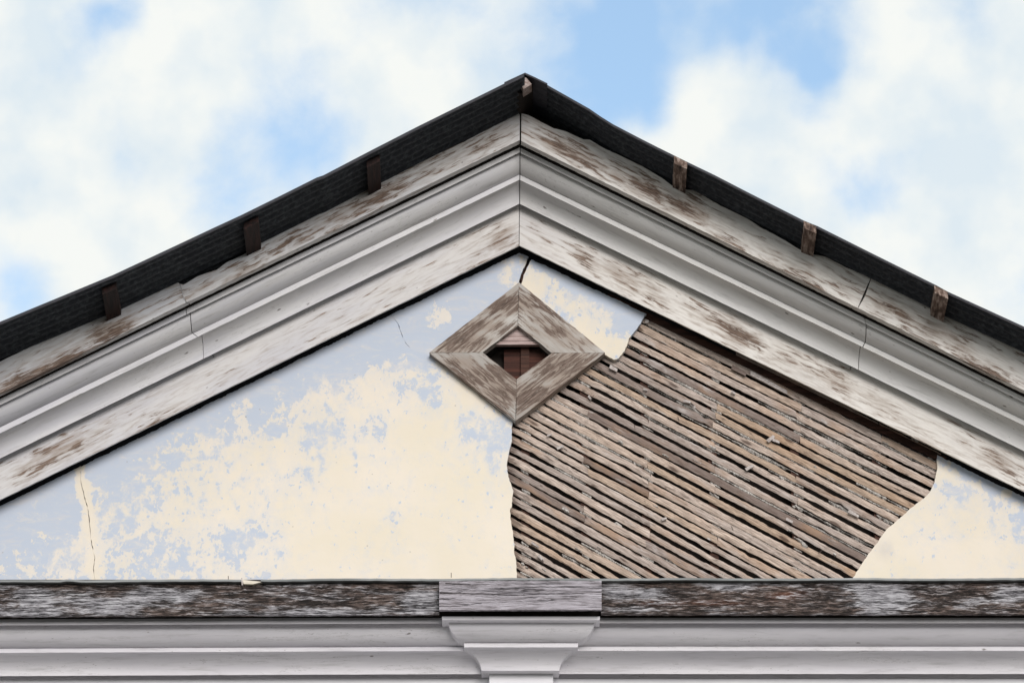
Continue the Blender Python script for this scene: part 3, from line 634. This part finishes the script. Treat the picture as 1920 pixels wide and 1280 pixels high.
# --- laths
def in_lath_zone(px, py):
    return True
def left_edge(py):
    """left limit of the laths (hidden just behind plaster and vent)"""
    if py > 785: return interp([(y, x) for x, y in EDGE_L], py) - 8
    return 968 + (785 - py) * 1.32 - 12 if py > 662 else 1125 + (662 - py) * .9
def right_edge(py):
    E = [(857, 1757), (880, 1757), (906, 1751), (934, 1732), (976, 1681), (1013, 1647), (1055, 1616), (1080, 1601), (1120, 1575)]
    return interp(E, py) + 8
rl = random.Random(42)
ROW = []; c0 = 454.0
while c0 < 1100:
    ROW.append(c0); c0 += rl.choice([17, 18, 18.5, 19, 19.5, 20.5])
def row_line(c):
    t = min(1, max(0, (c - 455) / 560)); s = .500 + .062 * t
    return lambda x: c + s * (x - 960) , s
lath_seams = []
gaps = []
def lath_piece(fn, s, x0, x1, hh, tint, seed, dep):
    rnd = random.Random(seed); n = max(2, int((x1 - x0) / 5)); verts = []; uv = []; tn = []; wr = []
    ph = rnd.uniform(0, 9); u0 = rnd.uniform(0, 50); v0 = rnd.uniform(0, 20); bow = rnd.uniform(-1.8, 1.8); tilt = rnd.uniform(-1.6, 1.6); nk = [(rnd.uniform(x0, x1), rnd.uniform(.6, 2.4), rnd.uniform(4, 14), rnd.random() < .5) for _ in range(rnd.randint(1, 4))]
    for i in range(n + 1):
        t = i / n; x = x0 + (x1 - x0) * t
        w1 = .45 * math.sin(x * .03 + ph) + rnd.uniform(-.5, .5) + bow * math.sin(t * math.pi) + tilt * (t - .5)
        w2 = .45 * math.sin(x * .023 + ph * 2) + rnd.uniform(-.5, .5) + bow * math.sin(t * math.pi) + tilt * (t - .5)
        for kx, ka, kw, kt in nk:
            q = ka * math.exp(-((x - kx) / kw) ** 2)
            if kt: w1 += q
            else: w2 -= q
        e = rnd.uniform(-1.5, 1.5) if i in (0, n) else 0
        dj = dep + .0015 * math.sin(x * .02 + ph)
        a = U(x + e, fn(x) - hh + w1, dj); b = U(x - e, fn(x) + hh + w2, dj + .001)
        m1 = a.lerp(b, .24) + Vector((0, -.0030, 0)); m2 = a.lerp(b, .74) + Vector((0, -.0034, 0))
        verts += [a, m1, m2, b, b + Vector((0, .008, .0015)), a + Vector((0, .008, -.0015))]
        m = (x - x0) * MPP * 1.15; uv += [(u0 + m, v0), (u0 + m, v0 + .008), (u0 + m, v0 + .025), (u0 + m, v0 + .034), (u0 + m, v0 + .042), (u0 + m, v0 + .05)]; tn += [tint] * 6
        near = min(abs(x - sx) for sx in STUDS); le = x - left_edge(fn(x))
        wr += [max(.7 * math.exp(-max(0, le - 8) / 16) if le < 60 else 0, .10 * math.exp(-near / 12))] * 6  # laths darker towards the left edge, slightly so at the studs
    f = []
    for i in range(n):
        for j in range(6): a = i * 6 + j; b = i * 6 + (j + 1) % 6; f.append((a, b, b + 6, a + 6))
    f += [tuple(range(6)), tuple(n * 6 + j for j in reversed(range(6)))]
    return new_obj("lath", verts, f, M['lath'], lp, uv, dict(tint=tn, wear=wr), sharp=50)
rng = []
for ri, c in enumerate(ROW):
    fn, s = row_line(c)
    # find x extent where this row lies inside the opening
    xs = [x for x in range(930, 1790, 2) if left_edge(fn(x)) <= x <= right_edge(fn(x)) and fn(x) > rkR(x) - 6 and fn(x) < 1096]
    if not xs or xs[-1] - xs[0] < 14: rng.append(None); continue
    xa, xb = xs[0], xs[-1]; rng.append((xa, xb, fn, s))
    cuts = [sx for sx in STUDS if xa + 60 < sx < xb - 60]
    rl.shuffle(cuts); cuts = sorted(cuts[:1 if rl.random() < .85 else 2]) if (xb - xa) > 330 else []
    seq = [xa] + [q + rl.uniform(-6, 6) for q in cuts] + [xb]
    for k in range(len(seq) - 1):
        hh = rl.uniform(5.7, 7.6); r = rl.random()
        tint = rl.uniform(.28, .72) if r < .66 else (rl.uniform(.0, .22) if r < .86 else rl.uniform(.78, 1))
        lath_piece(fn, s, seq[k] + (.15 if k else 0), seq[k + 1] - .15, hh, tint, ri * 10 + k, -.022 + rl.uniform(-.002, .003))
# --- lumps of old plaster squeezed between the laths
verts = []; faces = []
def lump_strip(f0, f1, x0, x1, rnd):
    base = len(verts); n = max(2, int((x1 - x0) / 2.2))
    for i in range(n + 1):
        x = x0 + (x1 - x0) * i / n; mid = (f0(x) + f1(x)) / 2
        st = (3.2, 0, -.027) if i == 0 else st
        st = (min(4.8, max(1.4, st[0] + rnd.uniform(-1.0, 1.0))), min(1.4, max(-1.4, st[1] + rnd.uniform(-.5, .5))), min(-.023, max(-.033, st[2] + rnd.uniform(-.0022, .0022))))
        hgt, sh, d = st
        if i in (0, n): hgt *= .5
        verts.append(U(x + rnd.uniform(-.8, .8), mid + sh - hgt, d - .004)); verts.append(U(x + rnd.uniform(-.8, .8), mid + sh, d + rnd.uniform(.001, .005))); verts.append(U(x + rnd.uniform(-.8, .8), mid + sh + hgt, d - .005))
    for i in range(n):
        a = base + i * 3; faces.extend([(a, a + 1, a + 4, a + 3), (a + 1, a + 2, a + 5, a + 4)])
rn = random.Random(99)
for i in range(len(ROW) - 1):
    if not rng[i] or not rng[i + 1]: continue
    xa, xb = max(rng[i][0], rng[i + 1][0]), min(rng[i][1], rng[i + 1][1])
    if xb - xa < 20: continue
    f0, f1 = rng[i][2], rng[i + 1][2]
    bounds = [xa] + [sx for sx in STUDS if xa + 12 < sx < xb - 12] + [xb]
    for k in range(len(bounds) - 1):
        a, b = bounds[k], bounds[k + 1]; up = i < len(ROW) * .45
        r = rn.random()
        if r < (.34 if up else .12): lump_strip(f0, f1, a, b, rn)
        elif r < (.5 if up else .24):
            c = a + (b - a) * rn.uniform(.3, .7)
            if rn.random() < .5: lump_strip(f0, f1, a, c, rn)
            else: lump_strip(f0, f1, c, b, rn)
        if k and rn.random() < .6: lump_strip(f0, f1, a - rn.uniform(6, 11), a + rn.uniform(6, 12), rn)
# ragged lumps along the top lath and beside the broken plaster edge
for k in range(60):
    x = rn.uniform(1215, 1750); y = rkR(x) + rn.uniform(12, 20) - (6 if x < 1400 else 0)
    lump_strip(lambda t, y=y, x=x: y + .5 * (t - x), lambda t, y=y, x=x: y + .5 * (t - x), x, x + rn.uniform(8, 26), rn)
for k in range(34):
    i = rn.randrange(len(ROW))
    if rng[i] and rng[i][1] - rng[i][0] > 60:
        x = rn.uniform(rng[i][0] + 10, rng[i][1] - 30); f_ = rng[i][2]; o_ = rn.uniform(-7, 7)
        b0 = len(verts); lump_strip(lambda t: f_(t) + o_, lambda t: f_(t) + o_, x, x + rn.uniform(4, 14), rn)
        for q in range(b0, len(verts)): verts[q] = verts[q] + Vector((0, -.009, 0))
k_ = new_obj("plaster_residue", verts, faces, M['key'], lp, [(v.x, v.z) for v in verts], smooth=False); k_['kind'] = "stuff"
# scraps: a loose splinter at the top edge, curls of torn wood, bent nails
def chip(px, py, w_, h_, ang, name="splinter", m=None, d=-.004, th=.006):
    ca, sa = math.cos(ang), math.sin(ang); rnd = random.Random(int(px * 7 + py)); q = []
    for u, v in ((-1, -1), (1, -.7), (1.1, .8), (-.9, 1)):
        u *= w_ / 2; v *= h_ / 2; q.append(U(px + u * ca - v * sa, py + u * sa + v * ca, d + rnd.uniform(0, .006)))
    mb = MB(); mb.quad_box(q + [p + Vector((0, th, 0)) for p in q]); return mb.build(name, m or M['chip'], lp, smooth=False)
M['chip'] = simple_mat("pale_torn_wood", (.30, .25, .23), (.58, .54, .52), (60, 60, 90), .85, .6)
chip(1440, 716, 78, 8, .49); chip(1385, 694, 30, 8, .49, m=M['lath'])
for (x, y, w_, h_, a) in [(1213, 602, 6, 7, 0.2), (1288, 752, 14, 5, .2), (1299, 760, 12, 4, .7), (1445, 822, 16, 7, -.7), (1455, 826, 14, 5, .4), (1405, 876, 16, 6, -.5), (1150, 690, 16, 7, .5), (1050, 838, 13, 5, -.4), (1245, 972, 10, 5, -.3), (1003, 1020, 16, 4, .6),
                      (1014, 1045, 14, 5, .8), (1600, 962, 22, 6, .5), (1210, 730, 8, 3, .3), (1030, 700 + 115, 9, 3, -.3), (1480, 975, 14, 5, .5), (1330, 1010, 9, 3, .5), (1545, 790, 14, 5, .6), (1375, 735, 9, 4, .5), (1106, 745, 9, 4, .9)]:
    chip(x, y, w_, h_, a)
M['nail'] = simple_mat("rusty_nail_iron", (.03, .02, .018), (.10, .07, .06), (90, 90, 90), .7, .2)
for (x, y, a) in [(1298, 757, .7), (1272, 785, 1.3), (1110, 745, -.9), (1018, 1052, 1.4), (1538, 1034, -.7), (1373, 990, 1.2), (1190, 800, 1.4), (1060, 842, .6)]: chip(x, y, 9, 1.4, a, "bent_nail", M['nail'], d=.004, th=.002)

# --- diamond vent
OUT = [(973, 529), (1135, 661), (967, 789), (804.5, 661)]; INN = [(971, 610), (1034, 661.5), (968.5, 711), (905, 660.5)]
D_V = .036
mb = MB()
# recessed box behind the opening
cz = [U(x, y, .0) for x, y in INN]
def ring_box():
    v = []; f = []
    for dd in (.03, -.10):
        for x, y in INN: p = U(x, y, D_V); v.append(Vector((p.x * 1.0 + (.004 if x > 1000 else -.004 if x < 940 else 0), -dd, p.z + (.004 if y < 620 else -.004 if y > 700 else 0))))
    for i in range(4): f.append((i, (i + 1) % 4, 4 + (i + 1) % 4, 4 + i))
    f.append((4, 5, 6, 7))
    return v, f
v, f = ring_box()
vent = new_obj("diamond_vent", v, f, M['dark'], bld, [(p.x, p.z) for p in v], smooth=False)
M['vframe'] = paint_mat("vent_frame_paint", base=(.31, .28, .255), base2=(.46, .44, .415), worn=((.018, .011, .008), (.105, .070, .054), (.27, .205, .17)), wearbias=.21, grain=2.4, wk=.34)
VW = {0: [(960, 570, 60, 20, .7), (1060, 620, 60, 16, .7), (1000, 560, 30, 10, .8), (1090, 640, 40, 14, .6), (1020, 600, 40, 10, .5)], 1: [(1060, 690, 60, 40, .9), (1000, 740, 60, 25, .95), (1080, 690, 30, 30, .9)], 2: [(900, 710, 70, 22, .85), (930, 735, 50, 22, .95), (850, 680, 40, 12, .7)], 3: [(860, 640, 60, 24, 1.0), (940, 570, 50, 20, .9), (900, 610, 60, 14, .8)]}
for i in range(4):
    a, b, c_, d_ = OUT[i], OUT[(i + 1) % 4], INN[(i + 1) % 4], INN[i]
    cx = sum(p[0] for p in (a, b, c_, d_)) / 4; cy = sum(p[1] for p in (a, b, c_, d_)) / 4
    q = [(p[0] + (cx - p[0]) / 170, p[1] + (cy - p[1]) / 170) for p in (a, b, c_, d_)]
    A3, B3 = U(*a), U(*b); ux = (B3 - A3).normalized(); uz = Vector((-ux.z, 0, ux.x))
    fr = panel("frame_board", roughen(q, .35, 9, 60 + i), D_V + .001 * i, -.012, M['vframe'], vent, .022, lambda px, py, i=i: dict(wear=blob(px, py, VW[i], 0), warm=.15 if i in (0, 3) else .0),
               uvf=lambda co, ux=ux, uz=uz, i=i: (co.dot(ux) + i * 3, co.dot(uz) + co.y))
# louvre slat seen at the top of the opening, and a deeper board
a = U(925, 646, .0); b = U(1020, 612, .0)
mb = MB(); M['slat'] = simple_mat("pinkish_slat_paint", (.20, .13, .115), (.40, .30, .28), (4, 4, 110), .7, .6, c3=(.56, .46, .44))
a = U(920, 639, .004); t = U(920, 606, .004); r_ = U(1024, 639, .004)
mb.box(a.x, r_.x, -.004, .03, a.z, t.z); mb.build("louvre_slat", M['slat'], vent, smooth=False)
mb = MB(); a = U(918, 646, .012); t = U(918, 640.5, .012); r_ = U(1024, 645, .012); mb.box(a.x, r_.x, -.014, .012, a.z, t.z); mb.build("louvre_slat", M['slat'], vent, smooth=False)
mb = MB(); a = U(945, 716, -.05); t = U(945, 655, -.05); r_ = U(1030, 700, -.05); mb.box(a.x, r_.x, .05, .07, a.z, t.z); mb.build("inner_board", simple_mat("dark_red_inner_board", (.018, .007, .005), (.085, .030, .020), (3, 3, 50), .8, .8), vent, smooth=False)

# --- horizontal cornice below the pediment
TL = [(-140, 4.5), (0, 4), (600, 1.2), (975, 0), (1920, 0), (2060, 0)]
def H(y): return lambda x: y + interp(TL, x)
HD3 = .02 + 8 * SOFF; HCT = HD3 + .094; HOT = HCT + .081; HFI = HOT + 7 * SOFF; HBD = HFI + 10.5 * SOFF
HC = dict(bt=1092, bb=1150.7, f1=1161, f1b=1167.5, ot=1174.5, ob=1211, f2=1212, f2b=1219, cb=1262.5, st=1270)
BW_WHITE = [(60, 1145, 90, 9, .95), (150, 1120, 40, 6, .5), (210, 1140, 60, 10, .9), (290, 1110, 50, 8, .8), (330, 1112, 40, 8, .6), (600, 1146, 120, 8, .8), (540, 1105, 50, 6, .7), (790, 1130, 32, 18, .95), (430, 1145, 60, 6, .6), (640, 1105, 40, 5, .6), (60, 1117, 30, 5, .8), (20, 1100, 60, 4, .5),
            (1160, 1105, 30, 10, .6), (1215, 1105, 30, 8, .8), (1370, 1096, 50, 5, .8), (1660, 1118, 45, 18, 1.0), (1600, 1100, 60, 8, .8), (1730, 1103, 50, 6, .7), (1890, 1115, 30, 12, .7), (1340, 1146, 40, 4, .7), (1650, 1148, 40, 4, .6), (1820, 1140, 50, 5, .5), (1160, 1140, 40, 8, .5)]
BW_RED = [(1330, 1125, 130, 12, .6), (1480, 1112, 70, 7, .5), (1230, 1130, 70, 12, .5), (170, 1110, 60, 6, .45), (190, 1130, 60, 6, .5), (1440, 1135, 90, 8, .5), (1880, 1135, 40, 10, .5), (790, 1100, 40, 6, .5), (300, 1125, 60, 5, .3)]
def hboard(x0, x1, name, e0=None, e1=None, d=HBD, top=HC['bt'], bot=HC['bb'], sof=HC['f1'], df=HFI, white=BW_WHITE, red=BW_RED, seed=1, bias=0):
    o = sweep(name, [(H(top), d), (H(top + (bot - top) * .33), d), (H(top + (bot - top) * .66), d), (H(bot), d), (H(bot), d - .006)], ['l'] * 4, x0, x1, M['board'], bld, e0, e1, step=5, jit=.45, wear=None, seed=seed, backd=d - .024)
    me = o.data; a = me.attributes['wear']; w_ = me.attributes['warm']
    for v in me.vertices:
        q = PX(v.co); a.data[v.index].value = blob(q[0], q[1], white, 0) + bias; w_.data[v.index].value = blob(q[0], q[1], red, 0)
    return o
o = hboard(-470, 823.5, "sill_board", seed=41, bias=-.02); o['label'] = "weathered bare sill board left of the central block"
o = hboard(1127, 2420, "sill_board", seed=47, bias=-.03); o['label'] = "weathered bare sill board right of the central block, reddish rot"
cor = [(H(HC['f1']), HFI), (H(HC['f1b']), HFI), (H(HC['f1b']), HFI - .007), (H(HC['f1b']), HFI - .008, .03), (H(HC['ot']), HOT, .03), (H(HC['ot']), HOT), (H(HC['ob']), HCT), (H(HC['f2']), HCT + .006), (H(HC['f2b']), HCT + .006), (H(HC['f2b'] + .5), HCT), (H(HC['cb']), HD3), (H(HC['cb']), HD3 - .008), (H(HC['cb']), HD3 - .010, .04), (H(HC['st']), .021, .04), (H(HC['st']), .021)]
kn = ['l', 'l', 'l', 'l', 'l', 'o', 'l', 'l', 'l', 'c', 'l', 'l', 'l', 'l']
hw = [(720, 1165, 12, 3, .8), (705, 1170, 5, 4, .8), (730, 1205, 20, 3, .5), (1400, 1195, 5, 10, .5), (1402, 1232, 3, 10, .75), (1740, 1200, 8, 3, .6), (730, 1206, 20, 4, .5), (190, 1270, 8, 2, .8), (440, 1212, 6, 2, .5), (495, 1175, 10, 2, .7)]
o = sweep("cornice_moulding", cor, kn, -470, 968, M['hmould'], bld, wear=hw, seed=51, warm=0.05, jit=.18); o['label'] = "horizontal cornice moulding left of the capital"
o = sweep("cornice_moulding", cor, kn, 980, 2420, M['hmould'], bld, wear=hw, seed=53, warm=0.1, jit=.18); o['label'] = "horizontal cornice moulding right of the capital"

# flashing on top of the sill board: thin grey metal, one torn gap at 453-492
def flash(x0, x1, seed, torn=False):
    rnd = random.Random(seed); d = HBD + .028; n = int((x1 - x0) / 12); v = []; f = []
    for i in range(n + 1):
        x = x0 + (x1 - x0) * i / n; j = rnd.uniform(-.35, .35) + .5 * math.sin(x * .02 + seed)
        if 118 < x < 142: j -= 1.5
        a = U(x, H(1083.4)(x) + j, d); b = U(x, H(1087.3)(x) + j * 1.1, d)
        v += [a, b, b + Vector((0, .003, 0)), Vector((a.x, .0, a.z + .012))]
    for i in range(n):
        for j in range(4): p = i * 4 + j; q = i * 4 + (j + 1) % 4; f.append((p, q, q + 4, p + 4))
    f += [(0, 1, 2, 3), (n * 4 + 3, n * 4 + 2, n * 4 + 1, n * 4)]
    return new_obj("flashing", v, f, M['lead'], bld, [(p.x, p.z) for p in v], smooth=False)
flash(-470, 452, 61); flash(489, 2420, 67)
mb = MB(); c = [U(454, 1086, HBD + .02), U(492, 1090, HBD + .02), U(474, 1094.5, HBD + .02), U(457, 1094, HBD + .02)]
mb.quad_box(c + [p + Vector((0, .05, 0)) for p in c]); mb.build("torn_batten", simple_mat("pale_batten_wood", (.60, .54, .44), (.74, .69, .60), (10, 10, 60)), bld, smooth=False)
mb = MB(); c = [U(452, 1082.5, HBD + .03), U(454.2, 1083, HBD + .03), U(456, 1096, HBD + .03), U(453, 1096.5, HBD + .03)]
mb.quad_box(c + [p + Vector((0, .02, 0)) for p in c]); mb.build("torn_batten", M['chip'], bld, smooth=False)
for (x, y) in [(428, 1084), (846, 1078)]:
    mb = MB(); c = [U(x - .6, y - 5, HBD), U(x + .6, y - 5, HBD), U(x + .6, y + 4, HBD), U(x - .6, y + 4, HBD)]
    mb.quad_box(c + [p + Vector((0, .003, 0)) for p in c]); mb.build("nail", M['nail'], bld, smooth=False)
# near-black core: shade under flashing and sill board put into its colour
mb = MB(); a = U(-470, 1100, HBD - .03); b = U(2420, 1084, HBD - .03); mb.box(a.x, b.x, -(HBD - .03), 0.0, U(0, 1125, HBD - .03).z, U(960, 1086, HBD - .03).z); mb.box(a.x, b.x, -(HFI - .002), -.005, U(960, 1161, HFI).z + .012, U(960, 1125, HBD - .03).z - .001); mb.build("sill_shade_core", M['dark'], bld, smooth=False)

# --- capital block over the central pilaster
F = .05                                        # how far it breaks forward
def capital():
    cd_ = [(1155.0, HFI + F, 828.5, 1125.0, 'l'), (1161.3, HFI + F, 828.8, 1124.5, 'l'), (1167.3, HOT + F, 841, 1114.5, 'o'), (1204.8, HCT + F, 870, 1083.5, 'l'), (1205.2, HCT + F + .006, 870, 1084, 'l'), (1212.6, HCT + F + .006, 870.5, 1083.5, 'l'), (1213, HCT + F, 872, 1082, 'c'), (1256.5, HD3 + F, 903, 1048.5, 'l'), (1263.3, .02 + F, 918, 1037, 'l')]
    ring = []
    for k in range(len(cd_)):
        y, d, xl, xr, kd = cd_[k]; A = U(xl, y, d); B = U(xr, y, d); ring.append((A, B))
        if kd in 'oc' and k + 1 < len(cd_):
            y2, d2, xl2, xr2, _ = cd_[k + 1]; A2 = U(xl2, y2, d2); B2 = U(xr2, y2, d2)
            for j in range(1, 8):
                th = j / 8 * math.pi / 2
                fr_ = (1 - math.cos(th)) if kd == 'o' else math.sin(th); fz = math.sin(th) if kd == 'o' else 1 - math.cos(th)
                fr_ = fr_ * .86 + .14 * j / 8; fz = fz * .86 + .14 * j / 8
                ring.append((Vector((A.x + (A2.x - A.x) * fr_, A.y + (A2.y - A.y) * fr_, A.z + (A2.z - A.z) * fz)), Vector((B.x + (B2.x - B.x) * fr_, B.y + (B2.y - B.y) * fr_, B.z + (B2.z - B.z) * fz))))
    v = []; uv = []; f = []; vv = 0
    NX = 14; rnd = random.Random(5)
    for k, (A, B) in enumerate(ring):
        if k: vv += (A - ring[k - 1][0]).length
        v.append(Vector((A.x, 0, A.z)))
        uv.append((A.x - .3, vv + 5))
        for j in range(NX + 1): v.append(A.lerp(B, j / NX) + Vector((0, 0, rnd.uniform(-.0004, .0004)))); uv.append((A.x + (B.x - A.x) * j / NX, vv + 5))
        v.append(Vector((B.x, 0, B.z))); uv.append((B.x + .3, vv + 5))
    W_ = NX + 3
    for k in range(len(ring) - 1):
        for j in range(W_ - 1): a = k * W_ + j; f.append((a, a + 1, a + 1 + W_, a + W_))
    f.append(tuple(range(W_))); n = len(ring) - 1; f.append(tuple(n * W_ + j for j in reversed(range(W_))))
    wr = []
    for p in v:
        q = PX(p); wr.append(blob(q[0], q[1], [(845, 1160, 14, 4, .95), (950, 1159, 80, 2, .35), (1018, 1248, 5, 4, .7), (880, 1205, 12, 3, .5), (1115, 1158, 10, 3, .5)], 0))
    return new_obj("pilaster_capital", v, f, M['hmould'], pil, uv, dict(wear=wr, warm=[.1] * len(v)), sharp=28)
mb = MB(); a = U(917.5, 1264, .02 + F); b = U(1037, 1264, .02 + F); mb.box(a.x, b.x, -(.02 + F), .1, 0, a.z + .004)
pil = mb.build("pilaster", M['wall'], bld, smooth=False); pil['label'] = "central flat pilaster under the cornice"
capital()
blk = hboard(823.5, 1128, "capital_block", d=HBD + F, top=1088.0, bot=1142.3, sof=1153, df=HFI + F - .01, white=[(980, 1115, 200, 60, .85), (850, 1095, 20, 4, -.5)], red=[], seed=49)
blk.parent = pil; blk['label'] = "silver grey cracked timber block over the capital"
M['greyboard'] = None
def grey_board():
    m, nt, b = mat("silver_grey_timber", .85); g = G(nt)
    gr = g.noise(g.map('UV', (8, 240, 1)), 1, 6, .74, .7); md = g.noise(g.map('UV', (4.5, 48, 1)), 1.2, 6, .7, 1.2)
    v = g.m('ADD', g.m('MULTIPLY', gr, .5), g.m('MULTIPLY', md, .5))
    col = g.ramp(v, [(.37, (.03, .025, .028)), (.44, (.20, .18, .19)), (.51, (.37, .34, .37)), (.62, (.58, .55, .60))])
    cr = g.m('ABSOLUTE', g.m('SUBTRACT', g.noise(g.map('UV', (.9, 34, 1), (1, 2, 1)), 1, 5, .6, .3), .5)); ck = g.m('SUBTRACT', 1, g.step(cr, .003, .014))
    col = g.mix(g.m('MULTIPLY', ck, .85), col, (.02, .016, .018))
    g.L(col, b.inputs['Base Color']); g.bump(b, g.m('SUBTRACT', v, g.m('MULTIPLY', ck, .3)), 1, .010); return m
blk.data.materials[0] = grey_board()
# long drying split in the block: a real sliver standing proud with its dark slot
mb = MB()
for (x0, y0, x1, y1, th) in [(825, 1110.5, 905, 1112.5, 1.5), (905, 1112.3, 985, 1115, .9), (835, 1093, 880, 1094.5, 2.0)]:
    c = [U(x0, y0 - th / 2, HBD + F + .0012), U(x1, y1 - th / 4, HBD + F + .0012), U(x1, y1 + th / 4, HBD + F + .0012), U(x0, y0 + th / 2, HBD + F + .0012)]
    mb.quad_box(c + [p + Vector((0, .004, 0)) for p in c])
mb.build("drying_split", M['dark'], blk, smooth=False)

# --- walls, rest of the body, ground
zt = U(960, 1271, .02).z
mb = MB(); mb.box(-3.9, 3.9, -.02, .28, 0, zt); wl = mb.build("front_wall", M['wall'], bld, smooth=False)
apex = U(975, 473, 0); 
gz = U(975, 200, 0).z
# gable core that closes the building behind everything shown
zb = zt + .02
v = [Vector(p) for p in [(-3.9, .30, zt), (3.9, .30, zt), (apex.x, .30, gz), (-3.9, .42, zt), (3.9, .42, zt), (apex.x, .42, gz)]]
new_obj("gable_core", v, [(0, 1, 2), (5, 4, 3), (0, 3, 4, 1), (1, 4, 5, 2), (2, 5, 3, 0)], M['wall'], bld, [(p.x, p.z) for p in v], smooth=False)
mb = MB(); mb.box(-3.9, -3.65, .285, 7.9, 0, zt - .05); mb.build("side_wall", M['wall'], bld, smooth=False)
mb = MB(); mb.box(3.65, 3.9, .285, 7.9, 0, zt - .05); mb.build("side_wall", M['wall'], bld, smooth=False)
mb = MB(); mb.box(-3.64, 3.64, 7.6, 7.9, 0, zt - .05); mb.build("rear_wall", M['wall'], bld, smooth=False)
v = [Vector((-400, -400, 0)), Vector((400, -400, 0)), Vector((400, 400, 0)), Vector((-400, 400, 0))]
gd = new_obj("ground", v, [(0, 1, 2, 3)], M['ground'], None, [(p.x, p.y) for p in v], smooth=False)
tag(gd, "dark paved ground in front of the building", None, None, "structure")
